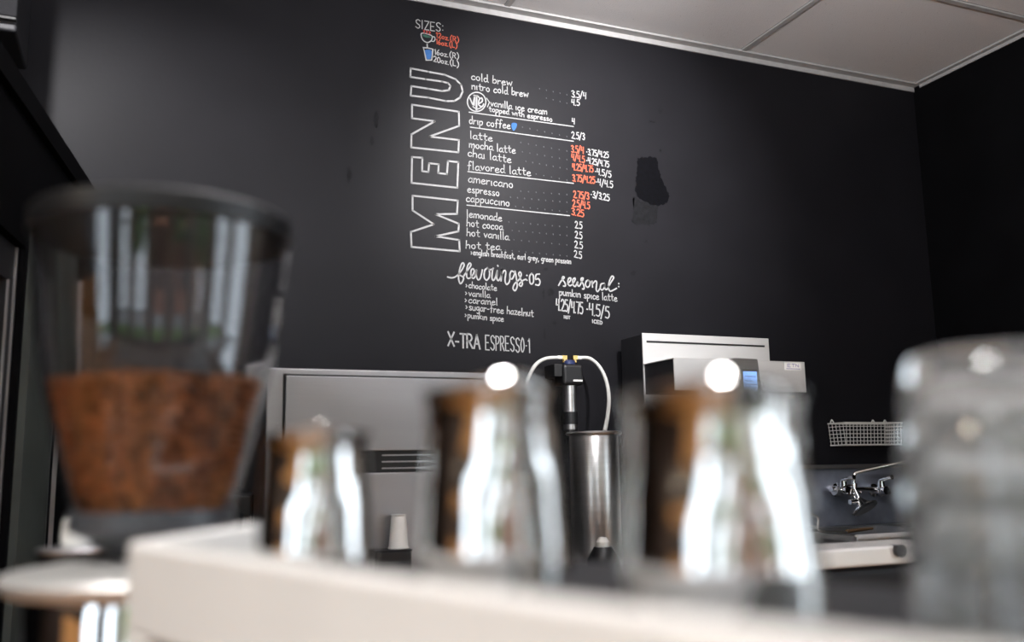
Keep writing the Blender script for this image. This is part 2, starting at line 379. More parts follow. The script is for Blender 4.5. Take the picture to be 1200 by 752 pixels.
def txt(name, s, p0, p1, hp, m=None, sw=1.05, sp=2.5, label=None, parent=None):
    """letters on the baseline from p0 to p1 (pixels on the wall plane); hp = small letter height in pixels"""
    a, b = wp(*p0), wp(*p1); mid = ((p0[0]+p1[0])/2, (p0[1]+p1[1])/2)
    h = (wp(mid[0], mid[1]-hp)-wp(*mid)).length/10
    tot = sum(G[c][0]+sp for c in s)-sp; u = (b-a)/tot; up = Vector((0, h)); mb = MB(); x = 0
    lw = (wp(mid[0]+sw, mid[1])-wp(*mid)).length
    random.seed(s)
    for c in s:
        w, st = G[c]; jy = random.uniform(-.8, .8)
        for straight, pts in st:
            if c == ' ': continue
            q = [a+u*(x+px_)+up*(py_+jy) for px_, py_ in pts]
            if straight:
                for a_, b_ in zip(q, q[1:]): ribbon(mb, [a_, b_], lw)
            else: ribbon(mb, smooth_line(q, 4), lw)
        x += w+sp
    return mb.build(name, m or CHALK, parent or menu, label=label)
def draw(mb, pts, w=1.2, closed=False, smooth=True, sc=None, org=(0, 0)):
    q = [wp(org[0]+p[0]/(sc or 1), org[1]+p[1]/(sc or 1)) for p in pts]
    if smooth: q = smooth_line(q, 6, closed)
    lw = (wp(600+w, 200)-wp(600, 200)).length
    ribbon(mb, q, lw, closed)
def fill(mb, pts, sc=1, org=(0, 0), dy=0):
    q = smooth_line([wp(org[0]+p[0]/sc, org[1]+p[1]/sc) for p in pts], 4, True); n = len(q)
    mb.add([(p.x, WY+dy, p.y) for p in q], [tuple(range(n))])
# title letters
T = (3.133, (470, 70))
title = {'U': ([(70, 440), (200, 465), (320, 487), (400, 520), (440, 560), (452, 610), (432, 655), (390, 680), (330, 681), (200, 655), (70, 640), (75, 570), (200, 590), (300, 607), (350, 600), (362, 570), (345, 548), (300, 537), (180, 520), (68, 503)], 6.27, (470, 10)),
 'N': ([(40, 165), (212, 191), (213, 243), (104, 282), (212, 295), (210, 340), (37, 322), (38, 274), (124, 226), (40, 215)], *T),
 'E': ([(40, 357), (78, 360), (77, 409), (100, 412), (103, 380), (138, 384), (136, 416), (168, 420), (172, 372), (210, 376), (206, 470), (38, 452)], *T),
 'M': ([(42, 499), (208, 517), (205, 566), (125, 567), (212, 602), (210, 630), (127, 648), (213, 662), (215, 703), (38, 687), (36, 632), (120, 604), (42, 553)], *T)}
tt = MB().add([], []); first = None
for ch in 'MENU':
    pts, sc, org = title[ch]; mb = MB()
    q = [wp(org[0]+p[0]/sc, org[1]+p[1]/sc) for p in pts]
    lw = (wp(601.9, 200)-wp(600, 200)).length
    for i in range(len(q)):
        a, b = q[i], q[(i+1) % len(q)]; ribbon(mb, [a, b], lw)
    mb.build('title_letter', CHALK, menu, label='tall outlined white letter %s' % ch)
txt('size_heading', 'SIZES:', (487, 33), (520, 38), 5.0, label='white chalk words reading SIZES')
mb = MB(); sc, org = 10.03, (480, 15)
draw(mb, [(135, 250), (155, 240), (205, 250), (262, 275), (255, 325), (210, 350), (165, 330), (140, 290)], 1.2, True, sc=sc, org=org)
draw(mb, [(262, 283), (290, 285), (298, 310), (285, 335), (258, 335)], 1.1, sc=sc, org=org); cup = mb.build('cup_drawing', CHALK, menu, label='white chalk drawing of a steaming cup')
mb = MB(); fill(mb, [(155, 258), (205, 265), (250, 288), (210, 295), (165, 282)], sc, org); mb.build('drink_fill', GREEN, cup)
mb = MB()
for x in (170, 203, 236): draw(mb, [(x-8, 205+(x-170)*.25), (x+6, 215+(x-170)*.25), (x-4, 228+(x-170)*.25), (x+5, 243+(x-170)*.2)], 1.2, sc=sc, org=org)
mb.build('steam', RED, cup)
mb = MB(); draw(mb, [(160, 410), (215, 415), (272, 428), (266, 500), (258, 556), (195, 558), (172, 450)], 1.2, True, sc=sc, org=org, smooth=False)
draw(mb, [(205, 370), (208, 412)], 1.3, sc=sc, org=org); gl = mb.build('glass_drawing', CHALK, menu, label='chalk drawing of a blue iced drink in a glass')
mb = MB(); fill(mb, [(180, 440), (255, 445), (250, 530), (235, 545), (200, 545), (188, 500)], sc, org); mb.build('drink_fill', BLUE, gl)
txt('size_line', '12oz.(R)', (511, 44), (538, 50), 2.9, ORANGE2, 1.0); txt('size_line', '16oz.(L)', (511, 51.5), (536, 56.5), 2.9, ORANGE2, 1.0)
txt('size_line', '16oz.(R)', (509, 64), (538, 69), 3.1); txt('size_line', '20oz.(L)', (508, 72), (538, 78.5), 3.1)
# drinks list: text, start, end, letter height
items = [('cold brew', (552.5, 93), (600, 101), 5), ('nitro cold brew', (553, 104.5), (619, 114), 5), ('vanilla ice cream', (575, 124), (641, 134.5), 4.6),
 ('topped with espresso', (573, 130.5), (647, 142.5), 3.8), ('drip coffee', (550, 145), (598, 151), 5.2), ('latte', (551, 162), (577, 166), 5),
 ('mocha latte', (550, 172.5), (604, 180), 5.2), ('chai latte', (548.5, 183), (599, 191), 5.4), ('flavored latte', (548, 198), (622, 206), 5.4),
 ('americano', (549, 213), (601, 220.5), 5.6), ('espresso', (548, 225), (585, 230), 5.2), ('cappuccino', (546.5, 236), (597, 241.5), 5.4),
 ('lemonade', (547, 254.5), (588, 259), 5.2), ('hot cocoa', (547, 265), (589, 269.5), 5.2), ('hot vanilla', (547, 276), (596, 281), 5.2),
 ('hot tea', (546, 291), (586, 293), 5.2)]
for s_, a, b, h in items: txt('menu_line', s_, a, b, h*.88, label='white chalk line reading ' + s_)
txt('menu_note', '>english breakfast, earl grey, green passion', (552, 298.5), (669, 309), 3.5, sw=1.0, label='small white chalk line listing the teas')
prices = [('3.5/4', (670, 113.5), (687, 116), 4, CHALK), ('4.5', (670, 123), (679, 123.5), 3.6, CHALK), ('4', (670.5, 145), (673.5, 145.5), 3.6, CHALK), ('2.5/3', (670, 162), (685, 164), 4, CHALK),
 ('3.5/4', (669.5, 178), (684, 180), 4.2, ORANGE), ('4/4.5', (670, 187.5), (685, 190.5), 4, ORANGE), ('4.25/4.75', (671, 199), (695, 202), 4, ORANGE), ('3.75/4.25', (671, 212), (697, 215), 4, ORANGE),
 ('*3.75/4.25', (687, 181), (713, 185), 3.6, CHALK), ('*4.25/4.75', (687, 191), (713.5, 196), 3.6, CHALK), ('*4.5/5', (697, 204), (716, 208), 3.8, CHALK), ('*4/4.5', (698, 216.5), (718, 220), 4, CHALK),
 ('2.75/3', (672, 231), (690, 234), 4.2, ORANGE), ('*3/3.25', (692, 231), (714, 235.5), 4, CHALK), ('2.5/4.5', (671, 241.5), (691, 245), 4.2, ORANGE), ('3.25', (670, 251.5), (684, 254), 4.2, ORANGE),
 ('2.5', (674, 267), (682, 268), 4.2, CHALK), ('2.5', (674, 278.5), (682, 280), 4.2, CHALK), ('2.5', (673.5, 290), (682.5, 291.5), 4.2, CHALK), ('2.5', (673, 301), (681.5, 303), 4.2, CHALK)]
for s_, a, b, h, m in prices: txt('price', s_, a, b, h*.93, m, sw=1.1, sp=1.8)
for a, b in (((549.5, 131.5), (672, 148.3)), ((551, 149), (672, 165.5)), ((548, 201), (672, 214.8)), ((547, 240.3), (667.5, 252.7))):
    mb = MB(); draw(mb, [a, b], 1.1, smooth=False); mb.build('ruled_line', CHALK, menu)
mb = MB(); random.seed(3)
for y0, y1, x0 in ((104, 111, 632), (115, 121, 640), (149, 160, 612), (167, 177, 610), (178, 187, 612), (189, 198, 616), (204, 211, 628), (224, 228, 610), (231, 237, 598), (242, 248, 604), (260, 266, 596), (270, 276, 600), (281, 287, 602), (293, 300, 592)):
    n = int((664-x0)/8)+1
    for k in range(n):
        x = x0+k*(664-x0)/max(1, n-1); y = y0+(y1-y0)*(k/max(1, n-1)); r_ = random.uniform(.5, .9)
        draw(mb, [(x, y-r_*.6), (x+.3, y+r_*.6)], 1.1, smooth=False)
mb.build('leader_dots', DOTM, menu, kind='stuff')
# round badge, chevron, blue drop
mb = MB(); sc, org = 10.03, (540, 80)
draw(mb, [(185+108*math.cos(a*PI/8), 395+112*math.sin(a*PI/8)) for a in range(16)], 1.3, True, sc=sc, org=org)
draw(mb, [(105, 350), (140, 430), (150, 440), (160, 340)], 1.6, smooth=False, sc=sc, org=org); draw(mb, [(185, 320), (183, 490)], 2.0, smooth=False, sc=sc, org=org)
draw(mb, [(205, 420), (250, 390), (245, 350), (215, 370), (210, 430), (250, 450), (268, 420)], 1.5, sc=sc, org=org); draw(mb, [(150, 318), (200, 330), (215, 350)], 1.4, sc=sc, org=org); draw(mb, [(140, 450), (190, 480), (240, 460)], 1.2, sc=sc, org=org)
draw(mb, [(300, 350), (335, 400), (312, 455)], 1.0, smooth=False, sc=sc, org=org)
mb.build('round_badge', CHALK, menu, label='round white chalk badge filled with thick letters')
mb = MB(); fill(mb, [(600, 645), (655, 650), (650, 700), (620, 735), (598, 700)], sc, org); mb.build('blue_drop', BLUE, menu, label='small blue chalk drop')
# flavourings and seasonal, brush script
mb = MB(); sc, org = 9.4, (520, 300)
for s_ in ([(40, 230), (90, 240), (140, 220), (190, 165), (222, 105), (212, 75), (192, 95), (172, 160), (162, 240), (178, 300), (200, 290), (218, 240), (180, 212)],
 [(215, 225), (260, 160), (298, 100), (285, 78), (262, 110), (250, 180), (255, 235), (278, 245), (310, 220), (335, 170), (322, 140), (300, 160), (300, 215), (320, 245), (345, 225), (360, 150), (358, 215), (378, 262), (405, 235), (425, 150)],
 [(480, 130), (450, 160), (445, 230), (470, 265), (500, 230), (502, 160), (480, 130), (500, 150), (530, 145), (545, 135), (535, 165), (530, 240), (545, 268), (568, 235), (588, 160), (582, 240), (602, 270), (628, 225), (640, 150)],
 [(640, 150), (630, 275)], [(635, 205), (665, 160), (682, 180), (674, 270), (692, 312), (720, 285), (728, 240)],
 [(770, 175), (745, 165), (728, 200), (732, 245), (755, 248), (778, 200), (785, 165), (800, 250), (808, 330), (785, 380), (762, 355), (780, 305), (830, 258), (852, 205), (840, 175), (825, 198), (845, 250), (866, 300), (850, 332), (830, 312), (870, 270), (905, 255)],
 [(592, 102), (598, 112)], [(913, 210), (917, 216)], [(913, 262), (917, 268)], [(965, 192), (945, 225), (948, 290), (968, 308), (988, 280), (985, 215), (965, 192)],
 [(1055, 198), (1018, 205), (1010, 255), (1042, 250), (1060, 285), (1045, 320), (1010, 315)]):
    draw(mb, s_, 1.6, sc=sc, org=org)
mb.build('flavor_heading', CHALK, menu, label='brush script chalk word flavorings with 05')
for s_, a, b, h in (('>chocolate', (546, 337), (582, 340.5), 3.8), ('>vanilla', (545.5, 346), (574, 349), 3.8), ('>caramel', (545, 354.5), (583, 357.5), 4.2), ('>sugar-free hazelnut', (546, 362.5), (625, 371), 4.4), ('>pumkin spice', (545, 372), (590, 377), 3.8)):
    txt('flavor_line', s_, a, b, h, label='white chalk line reading ' + s_[1:])
mb = MB(); sc, org = 9.4, (640, 310)
for s_ in ([(135, 230), (165, 180), (198, 145), (185, 132), (175, 158), (205, 200), (210, 235), (188, 235)], [(235, 215), (268, 172), (268, 148), (245, 155), (238, 200), (258, 232), (290, 215), (318, 165), (313, 148), (292, 168), (295, 220), (320, 240), (345, 190), (345, 225), (365, 235), (395, 180), (407, 150), (388, 150), (385, 175), (412, 225), (416, 265), (398, 268)],
 [(460, 170), (440, 185), (432, 220), (450, 248), (475, 235), (482, 190), (460, 170), (485, 190), (505, 182)], [(505, 180), (510, 250)], [(510, 215), (540, 180), (556, 200), (550, 270), (565, 297), (592, 262)],
 [(640, 205), (605, 215), (595, 255), (615, 280), (640, 250), (647, 208), (645, 260), (668, 272), (710, 200), (742, 145), (725, 128), (700, 170), (685, 240), (700, 290), (730, 285), (775, 260)], [(796, 206), (800, 212)], [(796, 240), (800, 246)]):
    draw(mb, s_, 1.6, sc=sc, org=org)
mb.build('seasonal_heading', CHALK, menu, label='brush script chalk word seasonal')
txt('seasonal_line', 'pumkin spice latte', (655.5, 346), (723, 353), 4.4, label='white chalk line reading pumkin spice latte')
txt('seasonal_price', '4.25/4.75', (652, 363), (683, 368), 6.6, sw=1.4, sp=1); txt('seasonal_price', '*4.5/5', (687, 368), (714, 373), 6.6, sw=1.4, sp=1)
txt('seasonal_note', 'HOT', (661, 373), (668, 374), 1.7, sw=1); txt('seasonal_note', 'ICED', (694, 378), (706, 380), 1.9, sw=1)
txt('extra_line', 'X-TRA', (525, 405.5), (563, 409), 8.2, sw=1.9, sp=1.5, label='bold white chalk word X-TRA'); txt('extra_line', 'ESPRESSO*1', (569, 409), (621, 413.5), 8.4, sw=1.3, sp=2.5, label='thin white chalk words ESPRESSO 1')
# paint smudges on the wall
def rag(pts, seed, am, dy):
    random.seed(seed); q = smooth_line([wp(*p) for p in pts], 6, True)
    q = [p+Vector((random.uniform(-am, am), random.uniform(-am, am))) for p in q]; mb = MB(); n = len(q)
    mb.add([(p.x, D-dy, p.y) for p in q], [tuple(range(n))]); return mb
sm = rag([(748, 186), (758, 184), (770, 186), (772, 200), (777, 215), (784, 228), (780, 238), (768, 241), (755, 236), (746, 228), (745, 212), (747, 198)], 1, .005, .0014).build('paint_smudge', SMUDGE, wb, label='black touch-up paint patch')
rag([(742, 232), (752, 236), (770, 240), (768, 262), (755, 264), (742, 262)], 2, .008, .0008).build('wiped_patch', SMUDGE2, wb)
for k, (x, y, w, h) in enumerate(((774, 129, 3, 5), (762, 142, 1.5, 1), (766, 143, 1.2, 1), (774, 176, 1, 1), (637, 345, 1.2, 8), (645, 342, 4, 5), (638, 390, 1.5, 7), (650, 378, 3, 2), (742, 320, 3, 3), (640, 315, 2, 1.5), (757, 283, 2, 1.5), (742, 258, 2, 2), (409, 205, 3, 10), (441, 140, 3, 10), (436, 165, 2, 6))):
    rag([(x-w, y), (x, y-h), (x+w, y), (x, y+h)], k+5, .003, .0010).build('wiped_patch' if w > 2 else 'paint_fleck', SMUDGE2, wb)

# ------------------------------------------------------------------ wall loudspeaker, top left
q0 = atY(20, 24, 3.0); rr = ray(40, 30); Yb = q0.x/(rr.x/rr.y); Yb = min(Yb, 3.3)
t = thing('loudspeaker', 'black loudspeaker with grey front bracketed high on the wall, top left', 'speaker', (q0.x-.13, 3.0, q0.z))
MB().box((-.13, .006, -.035), (.13, Yb-3.0, .34)).build('cabinet', BLACKM, t, bevel=.008)
MB().box((-.12, -.012, .005), (.13, .006, .33)).build('grille', mat('charcoal_speaker_grille', (.012, .012, .013), .9, noise=.2, nscale=200, spec=.05), t, bevel=.006)
MB().box((-.12, -.014, -.004), (.128, .006, .003)).build('trim_strip', mat('satin_grey_trim', (.05, .05, .05), .7, noise=.1, spec=.2), t)
MB().box((-.03, Yb-3.0, .08), (.03, D-3.0, .14)).build('wall_bracket', BLACKM, t)

# ------------------------------------------------------------------ back counter and equipment
CTZ = .90
YF = 2.62
SX = 2.62
t = thing('back_counter', 'dark cabinet run with stainless worktop along the menu wall', 'counter', (.0, YF, 0))
MB().box((-.02, -.02, CTZ-.04), (SX-.012, D-YF-.004, CTZ)).build('worktop', STEELD, t, bevel=.004)
MB().box((0, .03, .10), (SX-.02, D-YF-.004, CTZ-.04)).build('carcass', BLACKM, t)
n = 5; w = (SX-.06)/n
for k in range(n):
    d_ = MB().box((.02+k*w+.005, .008, .13), (.02+(k+1)*w-.005, .03, CTZ-.06)).build('door', BLACKM, t, bevel=.003)
    MB().tube([(.02+k*w+.05, -.012, .62), (.02+k*w+.05, -.012, .74)], .005).build('handle', STEEL, d_, smooth=True)
MB().box((.03, .08, 0), (SX-.05, D-YF-.05, .10)).build('plinth', BLACK, t)

# ice machine
Yi = 2.72
a = atY(333, 431, Yi); b = atY(579, 437, Yi); c = atY(590, 457, Yi); l = atY(311, 520, Yi)
x0, x1, x2 = l.x, b.x, c.x; z1 = a.z; z2 = c.z; dpt = D-.02-Yi
t = thing('ice_machine', 'wide brushed-steel ice machine on the back counter below the menu', 'ice machine', (x0, Yi, CTZ))
def poly_front(pts, y0, y1):
    m_ = MB(); n = len(pts); return m_.add([(x, y0, z) for x, z in pts]+[(x, y1, z) for x, z in pts], [tuple(range(n)), tuple(range(n, 2*n))[::-1]]+[(i, (i+1) % n, (i+1) % n+n, i+n) for i in range(n)])
W_ = x2-x0+.03; h1 = z1-CTZ; h2 = z2-CTZ
poly_front([(0, 0), (W_, 0), (W_, h2-.12), (x2-x0, h2), (x1-x0, h1), (0, h1)], .0, dpt).build('cabinet', STEELD, t, bevel=.004)
pa = atY(332, 438, Yi); pb = atY(569, 446, Yi); pc = atY(575, 462, Yi)
f0 = pa.x-x0; f1 = pb.x-x0; f2 = pc.x-x0+.01; g1 = pa.z-CTZ; g2 = pc.z-CTZ
vz0 = atY(450, 552, Yi).z-CTZ; vz1 = atY(450, 529, Yi).z-CTZ; vx0 = atY(447, 540, Yi).x-x0
poly_front([(f0, vz0-.03), (f2, vz0-.03), (f2, g2), (f1, g1), (f0, g1)], -.004, .004).build('seam_gasket', BLACK, t)
poly_front([(f0+.006, vz1+.003), (f2-.006, vz1+.003), (f2-.006, g2-.004), (f1-.006, g1-.006), (f0+.006, g1-.006)], -.016, -.002).build('front_panel', STEELD, t, bevel=.002)
MB().box((f0+.006, -.012, .02), (f2+.02, -.002, vz0-.004)).build('bin_door', STEELD, t, bevel=.004)
for k in range(3):
    z = vz0+(vz1-vz0)*(k+.5)/3
    MB().box((vx0, -.008, z-.003), (vx0+.22, -.003, z+.001)).build('vent_slat', STEELD, t)
# plain black box at the dark area left of it
xk = atY(235, 520, 2.8).x
t = thing('black_box', 'plain black box left of the ice machine', 'refrigerator', (xk, 2.85, CTZ))
MB().box((0, 0, 0), (x0-xk-.012, .5, .34)).build('cabinet', BLACKM, t, bevel=.01)
MB().box((.01, -.03, .03), (x0-xk-.022, 0, .33)).build('door', BLACK, t, bevel=.006)
MB().tube([(x0-xk-.05, -.05, .08), (x0-xk-.05, -.05, .28)], .006).build('handle', BLACKM, t, smooth=True)

# black organiser box with one white cup, in front of the ice machine
ka_, kb_ = atY(438, 645, 2.655), atY(480, 645, 2.655)
t = thing('organizer_box', 'low black organizer box on the back counter before the ice machine', 'box', (ka_.x, 2.632, CTZ+.0005)); bw = kb_.x-ka_.x; bh = ka_.z-CTZ
MB().box((0, 0, 0), (bw, .075, bh-.004)).build('box_body', BLACK, t, bevel=.004)
MB().box((-.002, -.002, bh-.004), (bw+.002, .077, bh)).build('box_top', BLACKM, t)
MB().box((.01, -.003, bh*.3), (bw-.01, 0, bh*.8)).build('drawer_front', BLACKM, t, bevel=.001)
pl = atY(467, 603, 2.665); hc = pl.z-CTZ-bh-.001; r0 = .031
t = thing('paper_cup', 'upturned white paper cup on the black organizer box before the ice machine', 'cup', (pl.x, 2.665, CTZ+bh+.0015))
MB().lathe([(r0*.98, 0), (r0*.98-.0012, 0), (r0*.74-.0012, hc-.004), (0, hc-.004), (0, hc-.002), (r0*.70, hc-.002), (r0*.74, hc)], 28).build('cup_wall', PAPER, t, smooth=True)
MB().lathe([(r0-.002+.0022*math.cos(a*PI/4), .0024+.0022*math.sin(a*PI/4)) for a in range(8)], 28, closed=True).build('rolled_rim', PAPER, t, smooth=True)

# stainless water tank with filter and hoses
Yt = 2.98; ct = atY(695.5, 509, Yt); rt = (atY(721, 509, Yt).x-atY(670, 509, Yt).x)/2
t = thing('steel_water_tank', 'tall cylindrical stainless tank under the wall filter', 'tank', (ct.x, Yt, CTZ)); ht = ct.z-CTZ
MB().lathe([(rt*.96, 0), (rt, .006), (rt, ht-.004), (rt*.98, ht)], 56).build('body', STEEL, t, smooth=True)
MB().lathe([(rt+.010, ht-.002), (rt+.013, ht+.004), (rt+.008, ht+.010), (rt*.5, ht+.012), (0, ht+.012)], 56).build('lid', STEEL, t, smooth=True)
tz = ct.z+.012
Yw = D-.07
def fa(px, py, Y=Yw): return atY(px, py, Y)
c0 = fa(667, 440); t = thing('water_filter', 'black-headed steel water filter on the wall with white hoses', 'water filter', (c0.x, Yw, c0.z))
def loc(p): return p-Vector((c0.x, Yw, c0.z))
hw = loc(fa(679, 440)).x; z_a = loc(fa(667, 424)).z; z_b = loc(fa(667, 452)).z
MB().box((-hw*1.0, -.045, z_b), (hw*.95, .05, z_a*.75)).build('filter_head', BLACK, t, bevel=.012)
MB().lathe([(.018, 0), (.026, .006), (.026, .02), (.012, .026)], 20, c=(0, -.0, z_a*.7)).build('head_cap', mat('dark_blue_plastic', (.02, .03, .09), .4, noise=.1), t, smooth=True)
MB().box((-hw*.1, -.050, loc(fa(667, 448)).z), (hw*.75, -.044, loc(fa(667, 446)).z)).build('label_strip', PAPER, t)
zb2 = loc(fa(667, 506)).z; rx = (fa(676, 480).x-fa(661, 480).x)/2
MB().lathe([(rx*.7, zb2), (rx, zb2+.01), (rx, z_b)], 24, c=(loc(fa(668, 470)).x, 0, 0)).build('canister', STEEL, t, smooth=True)
MB().lathe([(rx*1.05, 0), (rx*1.05, .05)], 24, c=(loc(fa(668, 470)).x, 0, zb2+.03)).build('canister_band', BLACK, t, smooth=True)
ba = loc(fa(646, 427)); bb = loc(fa(656, 442))
MB().box((ba.x, -.03, bb.z), (bb.x, .068, ba.z)).build('wall_bracket', PLYG, t, bevel=.003)
for s_ in (-1, 1):
    e1 = loc(fa(661 if s_ < 0 else 673.5, 419)); x = e1.x
    f_ = MB(); f_.lathe([(.007, 0), (.009, .002), (.009, .016), (.006, .018)], 6, c=(x, 0, e1.z-.022)); f_.box((x-.011 , -.009, e1.z-.009), (x+.011, .009, e1.z+.009))
    f_.build('brass_elbow', BRASS, t, smooth=False, bevel=.001)
    w_ = MB(); w_.lathe([(.008, 0), (.008, .02)], 14, frame=Matrix.Rotation(s_*PI/2, 3, 'Y'), c=(x+s_*.010, 0, e1.z)).build('white_collar', PAPER, t, smooth=True)
hl = [(655, 419, Yw), (640, 420, Yw), (628, 427, Yw), (620, 441, Yw), (614, 458, Yw), (609, 480, Yw-.02), (606, 520, Yw-.04), (604, 600, Yw-.04), (604, 640, Yw-.04)]
hl = [(p[0], min(p[1], 900), p[2]) for p in hl]
MB().tube(smooth_line([loc(atY(*p)) for p in hl], 6), .0075, 12).build('hose', HOSE, t, smooth=True)
hr = [(679, 419, Yw), (691, 420, Yw-.01), (702, 429, Yw-.05), (710, 445, Yw-.12), (713.5, 465, Yw-.2), (712, 487, Yw-.28), (708.5, 503, Yt+.03)]
pp = [loc(atY(*p)) for p in hr]; pp[-1].z = tz-c0.z+.001; 
MB().tube(smooth_line(pp, 6), .0075, 12).build('hose', HOSE, t, smooth=True)

# black canister with small white knob, between the pitchers
q = atY(700, 640, 2.72)
t = thing('black_vacuum_flask', 'black flask with pale knob standing in front of the steel tank', 'flask', (q.x+.01, 2.70, CTZ)); hh = q.z-CTZ
MB().lathe([(.045, 0), (.052, .01), (.052, hh*.72), (.036, hh*.92), (.03, hh)], 32).build('body', BLACK, t, smooth=True)
MB().lathe([(.02, 0), (.022, .015), (.012, .03), (0, .031)], 24, c=(0, 0, hh)).build('knob', PAPER, t, smooth=True)

# coffee brewer
r7, r5, r8 = [ray(p, 400).x/ray(p, 400).y for p in (727, 752, 788)]
Yt1 = D-.05; Ytf = Yt1*r7/r5
A = atY(752, 390, Ytf); B = atY(900, 397, Ytf); Yh = A.x/r8
Hh = atY(788, 419, Yh); Hr = atY(942, 423, Yh); Hb = atY(800, 457, Yh)
print('brewer', Ytf, Yh, A.x, B.x, Hh.x, Hr.x)
t = thing('coffee_brewer', 'tall stainless coffee brewer with a lit blue display', 'coffee brewer', (A.x, Ytf, CTZ))
wT = B.x-A.x; hT = A.z-CTZ; z0 = Hb.z-CTZ; zH = Hh.z-CTZ; yh = Yh-Ytf; wH = Hr.x-A.x
MB().box((.0, .002, .0), (wT, Yt1-Ytf, hT-.004)).build('tower', BLACKM, t, bevel=.003)
MB().box((0, -.004, .05), (wT, .003, hT)).build('tower_front', STEELB, t, bevel=.002)
s0 = atY(757, 400, Ytf); s1 = atY(895, 407, Ytf)
MB().box((s0.x-A.x, -.0065, s0.z-CTZ-.004), (s1.x-A.x, -.004, s0.z-CTZ+.003)).build('front_slot', BLACK, t)
MB().box((.004, yh+.003, z0), (wH-.004, -.004, zH-.003)).build('brew_head', BLACKM, t, bevel=.002)
hd = MB().box((.0, yh-.004, z0-.0), (wH, yh+.003, zH)).build('head_front', STEELB, t, bevel=.002)
MB().box((0, yh, zH-.003), (wH, -.004, zH)).build('head_top', STEELB, t)
# display pod
def h_(px, py, y): p = atY(px, py, Ytf+y); return (p.x-A.x, p.z-CTZ)
yp = yh-.05
P = [h_(862, 418, yp), h_(887, 420, yp), h_(894, 462, yp), (h_(894, 462, yp)[0], z0-.05), (h_(860, 462, yp)[0]+.003, z0-.05)]
tl, tr = h_(861, 419, yp), h_(888, 420.5, yp); bl_, br = h_(866, 468, yp), h_(895, 468, yp)
pod = MB().add([(bl_[0], yp, bl_[1]), (br[0], yp, br[1]), (tr[0], yp, tr[1]), (tl[0], yp, tl[1]), (bl_[0]-.004, yh-.004, bl_[1]), (br[0]+.004, yh-.004, br[1]), (tr[0]+.002, yh-.004, tr[1]), (tl[0]-.002, yh-.004, tl[1])],
    [(0, 1, 2, 3), (4, 7, 6, 5), (0, 4, 5, 1), (1, 5, 6, 2), (2, 6, 7, 3), (3, 7, 4, 0)]).build('display_pod', mat('grey_display_housing', (.10, .095, .09), .35, noise=.1, nscale=30), t, bevel=.004)
sa, sb = h_(870, 435, yp), h_(886, 437, yp); sz = h_(872, 464, yp)[1]
MB().box((sa[0]-.004, yp-.003, sz-.004), (sb[0]+.004, yp+.001, sa[1]+.008)).build('screen_bezel', BLACK, pod)
MB().box((sa[0], yp-.0045, sz), (sb[0], yp-.003, sa[1])).build('screen', SCREEN, pod)
ink2 = mat('dark_blue_screen_text', (.05, .12, .4), .5, noise=.05)
for k, (u0, u1, v_) in enumerate(((.1, .9, .2), (.1, .7, .38), (.1, .9, .52), (.1, .5, .66))):
    zz = sa[1]+(sz-sa[1])*v_; MB().box((sa[0]+(sb[0]-sa[0])*u0, yp-.0052, zz-.0012), (sa[0]+(sb[0]-sa[0])*u1, yp-.0045, zz+.0012)).build('screen_text', ink2, pod)
# sticker with lettering
ka, kb = h_(918.5, 425, yh), h_(938, 434, yh); stk = MB().box((ka[0], yh-.0056, kb[1]), (kb[0], yh-.004, ka[1])).build('brand_sticker', PAPER, t)
mb = MB(); w = (kb[0]-ka[0])*.7; u = w/33; v_ = (ka[1]-kb[1])*.42/20; x = ka[0]+(kb[0]-ka[0])*.16
for c in 'ETN':
    for straight, pts in {'E': G['E'][1], 'T': G['T'][1], 'N': [(True, [(0, 0), (0, 20), (8, 0), (8, 20)])]}[c]:
        for i in range(len(pts)-1):
            a_ = Vector((x+pts[i][0]*u, pts[i][1]*v_)); b_ = Vector((x+pts[i+1][0]*u, pts[i+1][1]*v_)); d_ = (b_-a_); 
            if d_.length < 1e-6: continue
            n_ = Vector((-d_.y, d_.x)).normalized()*.0012; z_ = kb[1]+(ka[1]-kb[1])*.42
            mb.add([(p.x, yh-.0060, p.y+z_) for p in (a_+n_, b_+n_, b_-n_, a_-n_)], [(0, 1, 2, 3)])
    x += 12*u
mb.box((ka[0]+.006, yh-.0062, kb[1]+.004), (kb[0]-.006, yh-.0057, kb[1]+.0065)); mb.build('lettering', INK, stk)
MB().lathe([(.010, 0), (.014, .004), (.010, .016), (.006, .02)], 16, c=(h_(928, 462, yh+.03)[0], yh+.03, z0-.02)).build('copper_screw', BRASS, t, smooth=True)
# brew basket, base, legs
MB().lathe([(.05, 0), (.085, .03), (.09, .11)], 36, c=(wT*.5, yh*.5, z0-.11)).build('brew_basket', BLACK, t, smooth=True)
MB().box((-.0, yh, .03), (wT, -.006, .06)).build('base_shelf', STEELB, t, bevel=.004)
for x in (.03, wT-.03):
    for y in (yh+.04, Yt1-Ytf-.04): MB().lathe([(.014, 0), (.018, .03)], 16, c=(x, y, 0)).build('foot', BLACK, t, smooth=True)
t2 = thing('coffee_server', 'stainless insulated coffee server under the brewer head', 'coffee server', (A.x+wT*.5, Ytf+yh*.5, CTZ+.061))
MB().lathe([(.075, 0), (.08, .01), (.08, .2), (.07, .22)], 36).build('body', STEEL, t2, smooth=True)
MB().lathe([(.07, .22), (.055, .235), (0, .237)], 36).build('lid', BLACK, t2, smooth=True)

